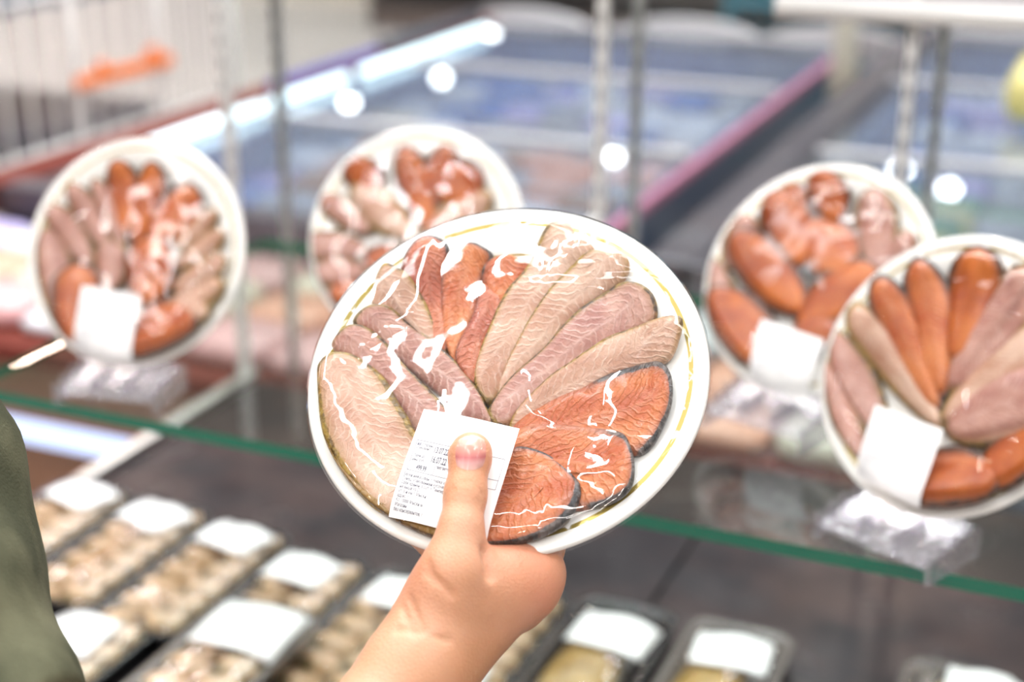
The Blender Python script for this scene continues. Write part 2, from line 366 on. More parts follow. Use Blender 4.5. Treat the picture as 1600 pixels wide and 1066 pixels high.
DISH = [(0,.0035),(.045,.0036),(.052,.0040),(.058,.0058),(.0625,.0088),(.067,.0110),(.074,.0128),(.0805,.0140),(.084,.0143)]
def dishz(x, y): return float(np.interp(math.hypot(x, y), [a for a, b in DISH], [b for a, b in DISH]))-.0035
def slice_mesh(name, uv, zb, tilt, thick, material, dome=.25, n=72, wob=.0004, seed=0, base=None, ring=1.0):
    """uv: closed outline in metres (x, y, skin 0..1). tilt: (dx, dy, gain) lifts one side. Returns object data about its centroid."""
    P = resample(uv, n); c = P[:, :2].mean(0)
    Q = P[:, :2]-c; cov = Q.T@Q; w_, V = np.linalg.eigh(cov); ax = V[:, 1]; sd = V[:, 0]
    sl = Q@ax; hl = (sl.max()-sl.min())/2; ho = (sl.max()+sl.min())/2
    hw = np.abs(Q@sd).max()
    # medial spine per axis position
    t_ = Q@sd
    def spine(p):
        a = np.clip((p@ax-ho), -hl*.7, hl*.7)+ho
        near = np.abs(sl-a) < hl*.22
        tm = (t_[near].max()+t_[near].min())/2 if near.any() else 0
        return ax*a+sd*tm
    S = np.array([spine(q) for q in Q])
    ks = [(-1, 0, 1), (0, .25, 1), (0, .62, 1), (.05, .84, 1), (.10, .94, .85), (.17, 1, .34), (.25, 1+dome*.35, .14), (.42, 1+dome*.7, 0), (.62, 1+dome*.92, 0), (.85, 1+dome, 0)]
    ks = [(k*ring if 0 < k < .3 else k, h, s_) for k, h, s_ in ks]
    v = []; sk = []; st = []
    for k, h, s_ in ks:
        kk = max(k, 0)
        for i in range(n):
            q = Q[i]*(1-kk)+S[i]*kk
            if k == -1: q = Q[i]*(1-.04)+S[i]*.04
            z = zb + thick*(0 if k == -1 else h)
            g = (q[0]*tilt[0]+q[1]*tilt[1])/max(hw, 1e-6)*tilt[2]
            z += g + wob*noise.noise(Vector((q[0]*90+seed, q[1]*90, seed*.7)))
            if base: z += base(q[0]+c[0], q[1]+c[1])
            v.append((q[0], q[1], z)); sk.append(P[i, 2]*s_ if k >= .05 else max(P[i, 2], .55 if k < 0 else P[i, 2]))
            st.append((q@ax, q@sd, 0))
    f = []
    R = len(ks)
    for i in range(R-1):
        for k in range(n): f.append((i*n+k, i*n+(k+1) % n, (i+1)*n+(k+1) % n, (i+1)*n+k))
    f.append(tuple(range(n))[::-1]); f.append(tuple((R-1)*n+k for k in range(n)))
    area2 = sum(Q[i][0]*Q[(i+1) % n][1]-Q[(i+1) % n][0]*Q[i][1] for i in range(n))
    if area2 < 0: f = [q[::-1] for q in f]
    me = bpy.data.meshes.new(name); me.from_pydata([tuple(map(float, p)) for p in v], [], f); me.materials.append(material)
    a = me.attributes.new('skin', 'FLOAT', 'POINT'); a.data.foreach_set('value', np.array(sk, 'f'))
    a = me.attributes.new('st', 'FLOAT_VECTOR', 'POINT'); a.data.foreach_set('vector', np.array(st, 'f').ravel())
    me.update(); return me, c
def put_slice(pl, name, uv, zb, tilt, thick, material, label, group=None, dome=.25, n=72):
    pl.n += 1
    me, c = slice_mesh(name, uv, 0, tilt, thick, material, dome, n, ring=1.6 if dome > .5 else 1.15, seed=pl.n*3.1+pl.seed, base=lambda x, y: .92*dishz(x, y))  # wider dark skin rim on shelf-plate slices also paints shade between them
    o = link(name, me); o.matrix_world = pl.M @ Matrix.Translation((c[0], c[1], zb)); tag(o, label, 'fish slice', group)
    return o

# each plate: centre and facing from its place in the room
held = Plate((-.2268, .5198, -.2264), (.115, -.602, .790), 'white gold-rimmed plate of wrapped smoked fish fan held up by the hand', .0215, 1)

def c1(x, y): return (470+.40625*x, 320+.40625*y)
def c3(x, y): return (520+x/2.5, 640+y/2.5)
def uvof(pl, pts, z=.013):
    out = []
    for p in pts:
        q = pl.loc(p[0], p[1], z); k = min(1, .0785/max(1e-6, math.hypot(q.x, q.y))); out.append((q.x*k, q.y*k, p[2] if len(p) > 2 else 0.))
    return out
def C1(L): return [(*c1(p[0], p[1]), p[2] if len(p) > 2 else 0.) for p in L]
# outlines of the slices on the held plate (x, y, how much skin shows on that edge), and which way each is propped
HS = [
 ('skin_fish', [(495,690,1),(502,730,1),(530,780,1),(575,815,1),(640,842,1),(700,850,1),(720,835,1),(660,810,0),(600,790,0),(540,740,0),(515,700,0)], (0,1,0), 'strip of golden brown fish skin along the lower left rim of the held plate', .0005),
 ('orange', C1([(700,300,.2),(690,240,.8),(720,205,.5),(790,187,0),(850,200,0),(880,225,0),(860,300,0),(810,350,0),(760,360,0)]), (0,1,0), 'small folded orange slice at the top, behind the tallest pale slice on the held plate', .0010),
 ('red', C1([(460,420,.2),(420,330,.2),(390,260,.5),(425,185,1),(475,145,1),(530,142,1),(575,180,1),(560,260,.2),(555,350,.2),(575,450,.2),(560,520,.1),(530,560,0),(500,520,0)]), (-.6,.3,0), 'dark-edged reddish slice, leftmost of the orange ones at the top of the held plate', .0010),
 ('orange', C1([(545,240,.5),(580,190,.6),(650,158,1),(700,165,1),(740,190,1),(700,240,.4),(680,300,.3),(672,380,.2),(640,450,.2),(612,540,.2),(595,600,.1),(565,560,.3),(535,460,.4),(533,340,.5)]), (-1,0,.6), 'narrow orange slice with black top edge, beside the reddish one on the held plate', .0015),
 ('red', C1([(690,290,.2),(740,320,0),(775,345,0),(770,420,0),(720,500,0),(690,600,0),(660,670,0),(620,640,.3),(592,590,.5),(600,530,.5),(640,450,.4),(672,370,.4)]), (-1,0,1.2), 'twisted reddish slice pinched between orange and tall pale slices on the held plate', .0022),
 ('pale', C1([(280,400,.1),(285,340,.2),(330,265,1),(385,275,1),(430,300,.6),(480,370,.8),(520,460,1),(555,540,1),(590,600,1),(640,680,.8),(560,640,0),(450,560,0),(330,470,0)]), (.4,.9,1.6), 'washed-out pale slice below the reddish one, fourth up on the left of the held plate', .0010),
 ('palepink', C1([(205,470,.8),(230,425,1),(290,402,1),(360,408,1),(420,455,1),(500,510,1),(560,560,1),(620,620,1),(680,700,1),(715,770,1),(735,825,1),(690,815,.3),(620,790,0),(520,700,0),(400,600,0),(290,510,0)]), (.5,.85,1.8), 'long pinkish-beige slice with dark upper edge, third up on the left of the held plate', .0012),
 ('palepink', C1([(125,560,.3),(135,525,.6),(185,487,1),(250,485,1),(320,520,1),(380,590,1),(440,650,1),(510,720,1),(560,770,1),(590,810,1),(600,860,.5),(540,900,0),(440,870,0),(380,780,0),(300,680,0),(180,600,0)]), (.6,.8,1.8), 'pinkish-beige slice second up on the left of the held plate, reaching under its label', .0014),
 ('pale', [(*c1(52,690),.6),(*c1(75,630),.8),(*c1(130,592),1),(*c1(200,592),1),(*c1(270,620),1),(*c1(330,675),1),(*c1(370,750),1),(*c1(410,810),1),(*c1(440,870),1),(672,700,.4),(668,760,0),(640,810,.2),(598,806,.8),(555,770,1),(520,720,1),(500,670,1)], (.75,.65,2.0), 'big oval pale pink slice, lowest on the left of the held plate', .0018),
 ('pale', C1([(660,660,1),(665,600,1),(690,530,1),(720,460,1),(750,390,1),(795,310,1),(850,250,1),(905,180,1),(950,110,1),(990,90,.8),(1040,95,.3),(1060,140,0),(1110,155,.1),(1130,190,.2),(1060,260,0),(1000,330,0),(920,400,0),(880,480,0),(820,560,0),(780,640,0),(745,720,.3),(715,745,1),(680,715,1)]), (-.8,.3,1.8), 'tallest pale slice, pointing to the top of the held plate with a curled pink tip', .0016),
 ('pale', C1([(745,690,1),(770,630,1),(800,560,1),(840,490,1),(880,420,1),(930,350,1),(980,290,1),(1050,235,1),(1120,200,.7),(1200,210,.2),(1255,215,.6),(1262,270,.5),(1200,320,0),(1120,360,0),(1040,430,0),(960,520,0),(880,600,0),(800,690,0),(750,740,.4)]), (-.7,.6,1.8), 'pale beige slice with ragged tip, right of the tallest one on the held plate', .0017),
 ('palepink', C1([(710,780,1),(750,710,1),(800,650,1),(870,590,1),(940,530,1),(1000,460,1),(1070,395,1),(1150,345,1),(1230,315,1),(1290,320,.6),(1340,345,1),(1370,390,.8),(1365,450,.5),(1290,480,0),(1200,520,0),(1120,560,0),(1040,620,0),(940,690,0),(850,760,0),(790,820,.5),(745,832,1)]), (-.6,.7,1.8), 'broad mauve-tinged pale slice, third right of the tallest on the held plate', .0018),
 ('pale', C1([(790,835,1),(820,770,1),(880,710,1),(960,640,1),(1040,590,1),(1110,545,1),(1190,500,1),(1270,478,.8),(1360,465,.6),(1440,458,.8),(1472,475,1),(1460,530,.4),(1420,600,.2),(1330,620,0),(1240,640,0),(1150,680,0),(1060,720,0),(960,770,0),(880,820,0),(830,845,.6)]), (-.4,.9,1.8), 'pale slice with pointed olive tip, aimed to the right rim of the held plate', .0018),
 ('orange', C1([(805,850,.2),(850,800,.2),(920,760,.3),(1000,720,.3),(1080,690,.3),(1150,655,.8),(1220,628,1),(1300,610,1),(1370,612,1),(1415,650,1),(1432,710,1),(1425,790,1),(1390,870,1),(1350,935,1),(1290,965,.6),(1200,930,0),(1000,900,0),(880,890,0)]), (-.2,.95,1.6), 'orange steak with black skin at the right side of the held plate', .0016),
 ('orange', C1([(780,900,0),(830,855,.2),(920,840,.3),(1020,840,.3),(1120,850,.3),(1200,862,.8),(1245,885,1),(1270,940,1),(1285,1000,1),(1282,1080,1),(1250,1130,1),(1180,1165,1),(1060,1180,.4),(900,1150,0),(790,1050,0)]), (-.1,.95,1.6), 'orange steak lying below the right-hand one on the held plate', .0022),
 ('orange', [(768,745,0),(785,712,.2),(*c3(710,146),.6),(*c3(770,150),1),(*c3(850,182),1),(*c3(925,245),1),(*c3(966,300),1),(*c3(970,365),1),(*c3(935,440),1),(*c3(870,492),1),(*c3(790,525),1),(*c3(700,545),1),(*c3(610,548),1),(745,850,.3),(740,790,0)], (.2,.95,1.8), 'bright orange steak ringed by dark skin at the foot of the held plate', .0030),
]
for i, (mt, pts, tl, lab, up) in enumerate(HS):
    put_slice(held, 'smoked_fish_slice', uvof(held, pts), .0045+up, (tl[0], tl[1], .0016*tl[2]), .0042 if mt != 'skin_fish' else .003, M[mt], lab, 'smoked fish slices fanned on the held plate', .22, 96)

# printed labels -------------------------------------------------------------
def text_mesh(lines, cond=1.0):
    """lines: (text, u, v, size) in label units; returns verts (u, v) and faces"""
    V = []; F = []
    for tx, u, v, s_ in lines:
        cu = bpy.data.curves.new('t', 'FONT'); cu.body = tx; cu.size = s_; cu.resolution_u = 2; cu.offset = s_*(.022 if s_ > .06 else .008)
        to = bpy.data.objects.new('t', cu); COL.objects.link(to)
        dg = bpy.context.evaluated_depsgraph_get(); me = bpy.data.meshes.new_from_object(to.evaluated_get(dg))
        n = len(V); V += [(p.co.x*cond+u, v-p.co.y*1.0) for p in me.vertices]; F += [tuple(i+n for i in q.vertices) for q in me.polygons]
        bpy.data.objects.remove(to); bpy.data.curves.remove(cu); bpy.data.meshes.remove(me)
    return V, F
TXT_BOLD = [('13.07.22', .245, .385, .080), ('16.07.22', .245, .475, .085), ('499.99', .13, .570, .070)]
TXT_SMALL = [('изготовлено', .065, .345, .040), ('упаковано', .065, .378, .040), ('годен до', .06, .452, .040), ('цена, руб', .055, .492, .040), ('вес нетто', .33, .520, .040)]
TXT_SMALL += [(t_, .035, .640+.0385*k, .043) for k, t_ in enumerate(('Белки нефасован. г Нерка холодн. копч.', 'Тунец, упакованный кусочек г Масса', 'Срок хранен. 5 сут. х Температура', 'не выше +5 С', 'ул. 3-й км г. Мыски', 'адрес: г.', 'Ко. 10000 Мыски м', 'Магазин', 'без консервантов, г'))]
tb = text_mesh(TXT_BOLD, .55); ts = text_mesh(TXT_SMALL, .72)
def rect(u0, v0, u1, v1): return [(u0,v0),(u1,v0),(u1,v1),(u0,v1)]
def label_on(pl, corners, label, curl=.003, strong=True):
    P = [pl.loc(x, y, .022) for x, y in corners]       # TL TR BR BL
    def S(u, v, dz=0):
        q = P[0]*(1-u)*(1-v)+P[1]*u*(1-v)+P[2]*u*v+P[3]*(1-u)*v
        z = pl.fz(q.x, q.y) + .0006 + curl*(max(0, u-.55)*.9)**2*(.3+v)*1.2 + .0006*math.sin(u*4+v*3)
        return (q.x, q.y, z+dz)
    n = 14; v = []; f = []
    for j in range(n+1):
        for i in range(n+1): v.append(S(i/n, j/n))
    for j in range(n+1):
        for i in range(n+1): v.append(S(i/n, j/n, -.0001))
    N = (n+1)**2
    for j in range(n):
        for i in range(n):
            a = j*(n+1)+i; f.append((a, a+n+1, a+n+2, a+1)); f.append((a+N, a+1+N, a+n+2+N, a+n+1+N))
    lb = pydata('price_label', v, f, M['paper'], pl.root); lb['label'] = label
    mb = MB()
    for (tv, tf), k in ((tb, 0), (ts, 1)):
        mb.add([S(u, v, .00012) for u, v in tv], tf, k)
    def ln(u0, v0, u1, v1, h=.0022):
        N_ = 10; vv = []; 
        for i in range(N_+1):
            t = i/N_; u = u0+(u1-u0)*t; v_ = v0+(v1-v0)*t
            d = (0, h) if abs(u1-u0) > abs(v1-v0) else (h, 0)
            vv += [S(u-d[0], v_-d[1], .00012), S(u+d[0], v_+d[1], .00012)]
        mb.add(vv, [(2*i, 2*i+1, 2*i+3, 2*i+2) for i in range(N_)], 1)
    ln(.05,.30,.95,.30); ln(.05,.585,.95,.585); ln(.05,.30,.05,.585); ln(.95,.30,.95,.585); ln(.31,.50,.31,.585); ln(.31,.50,.95,.50)
    mb.add([S(u, v, .00008) for u, v in rect(.055,.303,.70,.350)], [(0,1,2,3)], 2)
    o = mb.build('label_print', [M['ink'] if strong else M['inkfaint'], M['ink'] if strong else M['inkfaint'], M['inkband']], None); o.parent = lb
    return lb
label_on(held, [(663,641),(812,671),(760,842),(605,803)], 'white price label with dates and small black print')

# ------------------------------------------------------------------ plates on the glass shelf
def leaf(pl, a, b, wpx, conv, flip=0, zpl=.014):
    ax, ay = conv(*a); bx, by = conv(*b); s0 = conv(0, 0); s1 = conv(1, 0); wd = 1.06*wpx*(s1[0]-s0[0])
    A = pl.loc(ax, ay, zpl); B = pl.loc(bx, by, zpl)
    m = ((ax+bx)/2, (ay+by)/2); L = math.hypot(bx-ax, by-ay); nx, ny = -(by-ay)/L, (bx-ax)/L
    W1 = pl.loc(m[0]+nx*wd/2, m[1]+ny*wd/2, zpl); W0 = pl.loc(m[0]-nx*wd/2, m[1]-ny*wd/2, zpl)
    ext = (W1-W0)/2; c = (A+B)/2; h = (B-A)/2*1.10
    out = []
    for k in range(14):
        t = 2*math.pi*k/14; s_ = math.cos(t); q = math.sin(t)
        wd_ = q*(1 - .22*s_)*(1+.06*random.uniform(-1, 1))
        p = c + h*s_ + ext*wd_*(abs(1-s_*s_)**.06 if abs(s_) < 1 else 1)
        kk = min(1, .0785/max(1e-6, math.hypot(p.x, p.y))); out.append((p.x*kk, p.y*kk, 1 if q > -.2 else .8))  # skin carried all round, doubling as painted shade in the gaps
    return out
def fill(pl, L, conv, where, grp):
    names = {'P': ('pale', 'pale beige'), 'K': ('palepink', 'pinkish beige'), 'O': ('orangedeep', 'glossy orange'), 'R': ('orange', 'orange-pink')}
    for i, (ty, a, b, w_, ph) in enumerate(L):
        mt, cn = names[ty]
        put_slice(pl, 'smoked_fish_slice', leaf(pl, a, b, w_, conv), .0042+.0055*i/len(L)+(.0006 if ty in 'OR' else 0), (0, 1, .0004), .0046, M[mt], '%s smoked fish slice %s %s' % (cn, ph, where), grp, .55, 56)
def cv(s, ox, oy): return lambda x, y: (ox+x/s, oy+y/s)

pL = Plate((-.650, .827, -.3135), (.164, -.873, .46), 'white wrapped fish plate at the left end of the glass shelf', .0245, 2)
fill(pL, [('K',(185,440),(250,850),125,'along the left rim'),('K',(205,350),(330,570),115,'second round from the left rim'),('K',(275,270),(395,510),100,'at the upper left'),('K',(360,250),(455,500),85,'beside the top orange pair'),
 ('O',(455,180),(465,440),125,'left of the top pair'),('O',(585,190),(505,490),125,'right of the top pair'),('R',(740,280),(570,480),170,'upper right under glare'),
 ('P',(820,370),(650,500),85,'highest of the right-hand stack'),('P',(850,450),(660,570),95,'second in the right-hand stack'),('P',(855,545),(650,660),105,'third in the right-hand stack'),('P',(850,640),(650,720),110,'fourth in the right-hand stack'),('P',(800,760),(640,700),100,'lowest of the right-hand stack'),
 ('K',(420,480),(415,660),135,'in the middle'),('O',(590,470),(540,720),200,'right of the middle'),('O',(290,570),(320,880),190,'lower left behind the label'),('O',(750,780),(470,860),230,'bottom right of the label')],
 cv(2.424, 0, 180), 'on the leftmost shelf plate', 'smoked fish slices on the left shelf plate')
label_on(pL, [(133,448),(222,463),(205,568),(115,552)], 'plain white label, print too blurred to read', .001, False)

pM = Plate((-.484, .942, -.3135), (.121, -.867, .483), 'white wrapped fish plate half hidden behind the held plate', .0245, 3)
fill(pM, [('O',(410,230),(450,440),190,'top left'),('O',(760,220),(880,330),230,'behind top middle'),('O',(890,230),(900,490),310,'big one, top right'),('O',(640,180),(760,590),190,'long one, top middle'),('P',(1080,420),(720,620),170,'right side'),
 ('P',(380,380),(680,640),190,'running to the centre'),('K',(220,440),(450,600),140,'upper left rim'),('K',(130,690),(430,690),170,'left rim'),('K',(190,840),(430,800),160,'lower left rim'),('O',(310,1010),(420,860),180,'lowest left'),('O',(440,790),(620,700),160,'small one, near middle'),('P',(640,760),(900,600),150,'low middle')],
 cv(3.33, 440, 180), 'on the middle shelf plate', 'smoked fish slices on the middle shelf plate')

pB = Plate((-.190, .960, -.3135), (-.24, -.795, .557), 'white wrapped fish plate behind the right front plate', .0245, 4)
fill(pB, [('K',(205,195),(140,340),90,'upper left rim'),('K',(85,320),(160,620),100,'left rim'),('O',(330,105),(340,210),85,'small dark one, top left'),('K',(680,255),(540,350),90,'right rim'),('R',(410,190),(430,380),190,'in the middle'),('K',(565,125),(555,340),140,'upper right'),
 ('O',(290,130),(340,330),150,'oval one at the upper left'),('O',(430,72),(430,205),118,'pointed one at the top'),('O',(560,340),(340,510),165,'lower right of middle'),('O',(170,255),(350,465),150,'left of the middle'),('O',(105,420),(300,640),160,'lower left above the label'),('O',(470,530),(330,520),90,'bottom right by the label')],
 cv(1.844, 1062, 234), 'on the rear right plate', 'smoked fish slices on the rear right plate')
label_on(pB, [(1194,502),(1291,534),(1252,634),(1170,590)], 'plain white label, print too blurred to read', .001, False)

pF = Plate((-.081, .820, -.3150), (-.349, -.792, .501), 'white wrapped fish plate at the right front corner of the shelf', .0245, 5)
fill(pF, [('K',(400,610),(530,890),85,'lowest left'),('K',(440,530),(580,830),105,'second from the left rim'),('P',(500,455),(740,790),120,'third from the left rim'),('R',(585,380),(730,740),130,'fourth from the left rim'),('R',(700,330),(745,700),140,'dark-tipped one at the top left'),('O',(885,300),(780,600),170,'broad one at the top'),
 ('K',(1030,360),(770,680),175,'upper right'),('P',(1060,520),(760,780),165,'right side'),('O',(1090,860),(860,930),190,'lower right rim'),('O',(660,970),(930,950),200,'bottom one beside the label'),('K',(1090,660),(775,810),220,'big blunt one in the centre')],
 cv(1.844, 1062, 234), 'on the front right plate', 'smoked fish slices on the front right plate')
label_on(pF, [(1373,635),(1479,674),(1436,795),(1338,744)], 'plain white label, print too blurred to read', .001, False)

# ------------------------------------------------------------------ glass shelf and acrylic stands
SZ = 1.14
mb = MB(); x0, x1, y0, y1, z0, z1 = -.762, .62, .761, 1.165, SZ-.0085, SZ
v = [(x0,y0,z0),(x1,y0,z0),(x1,y1,z0),(x0,y1,z0),(x0,y0,z1),(x1,y0,z1),(x1,y1,z1),(x0,y1,z1)]
mb.add(v, [(0,3,2,1),(4,5,6,7)], 0); mb.add(v, [(0,1,5,4),(1,2,6,5),(2,3,7,6),(3,0,4,7)], 1)
shelf = mb.build('glass_shelf', [M['glass'], M['edge']]); tag(shelf, 'long clear glass shelf with bright green edge carrying four fish plates', 'shelf')

def stand(pl, label):
    """clear ridged ledge with saw-toothed cheeks and an easel back, under the lowest point of a plate"""
    N = pl.M.to_3x3() @ Vector((0,0,1)); yaw = math.atan2(-N.x, N.y)+math.pi   # faces as the plate does
    low = pl.M @ Vector((0, -PR, .010)); el = math.asin(N.z)
    T = Matrix.Translation((low.x, low.y, SZ)) @ Matrix.Rotation(yaw, 4, 'Z')   # local -Y is towards the viewer
    root = empty('plate_stand', mat=T); tag(root, label, 'plate stand', 'clear acrylic stands on the glass shelf')
    h = low.z-SZ-.002
    W = .036; yf, yb = -.030, .022; zf = max(h*.55, .008); zb = h-.0015
    mb = MB()
    mb.add([(-W,yf,zf-.003),(W,yf,zf-.003),(W,yb,zb-.003),(-W,yb,zb-.003),(-W,yf,zf),(W,yf,zf),(W,yb,zb),(-W,yb,zb)],
           [(0,3,2,1),(4,5,6,7),(0,1,5,4),(1,2,6,5),(2,3,7,6),(3,0,4,7)])
    mb.build('ledge', M['acrylic'], root, bevel=.0008)
    for s_ in (-1, 1):
        mb = MB(); n = 4; top = []
        for k in range(n):
            t0 = k/n; t1 = (k+.85)/n
            top += [(yf+(yb-yf)*t0, zf+(zb-zf)*t0+.006), (yf+(yb-yf)*t1, zf+(zb-zf)*t1+.001)]
        prof = [(yf, 0)]+top+[(yb, zb)]+[(yb, 0)]
        m = len(prof); xa, xb = s_*W, s_*(W+.003)
        mb.add([(xa, *p) for p in prof]+[(xb, *p) for p in prof], [tuple(range(m)), tuple(range(2*m-1, m-1, -1))]+[(i, i+m, (i+1) % m+m, (i+1) % m) for i in range(m)])
        mb.build('toothed_cheek', M['acrylic'], root)
    for s_ in (-.012, .012):
        mb = MB()
        for k in range(1, 2):
            y = yf+.008+k*.013; z = zf+(zb-zf)*(y-yf)/(yb-yf); mb.box((s_-.001, y-.016, z-.004), (s_+.001, y+.016, z+.006))
        mb.build('ridge', M['acrylic'], root)
    # easel back leaning behind the plate, parallel to its foot
    ly = math.cos(math.pi/2-el); 
    d = Vector((0, math.sin(el), math.cos(el))); off = Vector((0, .014, 0))
    b0 = Vector((0, yb-.004, 0)); b1 = Vector((0, yb-.004, zb))+off*0+d*.095 + Vector((0, .016, 0))
    mb = MB(); w_ = .022; t = Vector((0, .003, 0)); p0 = Vector((0, yb+.006, 0))
    q = [p0+Vector((-w_,0,0)), p0+Vector((w_,0,0)), b1+Vector((w_*.7,0,0)), b1+Vector((-w_*.7,0,0))]
    mb.add([tuple(p) for p in q]+[tuple(p+t) for p in q], [(0,1,2,3),(7,6,5,4),(0,4,5,1),(1,5,6,2),(2,6,7,3),(3,7,4,0)])
    mb.build('easel_back', M['acrylic'], root)
stand(pL, 'clear plastic stand under the leftmost shelf plate')
stand(pM, 'clear plastic stand under the middle shelf plate')
stand(pB, 'clear plastic stand under the rear right plate')
stand(pF, 'clear plastic stand under the front right plate')

# ------------------------------------------------------------------ display case
DZ = .87
case = empty('display_case', (-.2, 1.1, 0)); tag(case, 'dark refrigerated display case with glossy deck under the glass shelf', 'display case')
case_inv = Matrix.Translation((.2, -1.1, 0))
def cpart(mb, name, mats, parent=case, **kw):
    mb.v = [(p[0]+.2, p[1]-1.1, p[2]) for p in mb.v]; return mb.build(name, mats, parent, **kw)
YB = 1.42
for a, b in ((-.945, -.343), (-.339, .265), (.269, .87)):
    mb = MB(); mb.box((a, .62, DZ-.02), (b, YB-.005, DZ)); cpart(mb, 'deck_panel', M['deck'])
mb = MB(); mb.box((-.96, .60, .05), (.9, YB, DZ-.021)); cpart(mb, 'base', M['navy'])
mb = MB(); mb.box((-.962, .60, DZ-.02), (-.946, YB, DZ+.012)); cpart(mb, 'edge_strip', M['steel'], bevel=.002)
mb = MB(); mb.box((-.96, YB, DZ-.02), (.9, YB+.006, DZ+.50)); cpart(mb, 'back_glass', M['backglass'])
for X in (-.957, -.507, -.205, .35):
    for dy, dx in ((-.010, 0), (.03, .042 if X < -.9 else .022)):  # rear post of each pair is added as the front one's reflection
        mb = MB(); x_ = X+dx; y_ = YB+dy-(.0 if dy > 0 else .006)
        mb.box((x_-.0045, y_-.005, DZ-.0), (x_+.0045, y_+.009, DZ+.62))
        o = cpart(mb, 'upright_or_reflection', M['steelw'] if dy < 0 else M['steel'], bevel=.001)
        ms = MB()
        for k in range(24): ms.box((x_-.0015, y_-.0056, DZ+.03+k*.025), (x_+.0015, y_-.0049, DZ+.043+k*.025))
        ms.v = [(p[0]+.2, p[1]-1.1, p[2]) for p in ms.v]; s_ = ms.build('slot_row', M['darktrim']); s_.parent = o
    mb = MB(); mb.box((X-.006, 1.15, SZ-.030), (X+.006, YB-.015, SZ-.0095))
    if X > -.8: cpart(mb, 'shelf_bracket', M['steelw'], bevel=.002)
mb = MB(); mb.tube([(-.33, YB-.03, CAMZ-.195), (.75, YB-.03, CAMZ-.195)], .010, 12); cpart(mb, 'top_rail', M['steelw'], smooth=True)
mb = MB(); mb.box((-.33, YB-.02, CAMZ-.19), (.75, YB+.004, CAMZ-.165)); cpart(mb, 'top_channel', M['greypanel'])

# ------------------------------------------------------------------ fish trays on the deck
def rrect(w_, l_, r, n=6):
    out = []
    for cx, cy, a0 in ((w_-r, l_-r, 0), (-w_+r, l_-r, 90), (-w_+r, -l_+r, 180), (w_-r, -l_+r, 270)):
        for k in range(n+1):
            a = math.radians(a0+90*k/n); out.append((cx+r*math.cos(a), cy+r*math.sin(a)))
    return out
def tray_mesh(w_, l_, h):
    prof = [(.010, 0), (.004, .004), (.002, h-.003), (0, h), (.0, h+.0015), (.005, h+.001), (.009, h-.004), (.013, .006), (.018, .003)]
    V = []; F = []
    for ins, z in prof:
        for x, y in rrect(w_-ins, l_-ins, max(.018-ins*.3, .006)): V.append((x, y, z))
    n = len(rrect(1, 1, .1))
    for i in range(len(prof)-1):
        for k in range(n): F.append((i*n+k, i*n+(k+1) % n, (i+1)*n+(k+1) % n, (i+1)*n+k))
    F.append(tuple(range(n))[::-1]); F.append(tuple((len(prof)-1)*n+k for k in range(n)))
    return V, F
def steak_uv(a, b, seed):
    rnd = random.Random(seed); out = []
    for k in range(14):
        t = 2*math.pi*k/14; out.append((a*math.cos(t)*(1+.05*rnd.uniform(-1, 1)), b*math.sin(t)*(1-.18*math.cos(t)*math.cos(t))*(1+.06*rnd.uniform(-1, 1)), .9 if math.sin(t) > -.3 or k % 5 == 0 else .4))
    return out
STEAKS = [slice_mesh('mackerel_steak', steak_uv(.0205, .0265, k), 0, (0, 0, 0), .0115, M['mack'], .45, 40, seed=k, ring=1.5)[0] for k in range(4)]
def fillet(material, w_, l_):
    uv = [(-w_*.5, -l_, .6), (w_*.4, -l_, .6), (w_, -l_*.5, 1), (w_, l_*.2, 1), (w_*.7, l_*.8, 1), (w_*.1, l_, 1), (-w_*.5, l_*.8, .8), (-w_*.9, l_*.2, .4), (-w_, -l_*.5, .4)]
    return slice_mesh('smoked_fillet', uv, 0, (0, 0, 0), .016, material, .5, 48, seed=3)[0]
FIL = fillet(M['mackgold'], .030, .078)
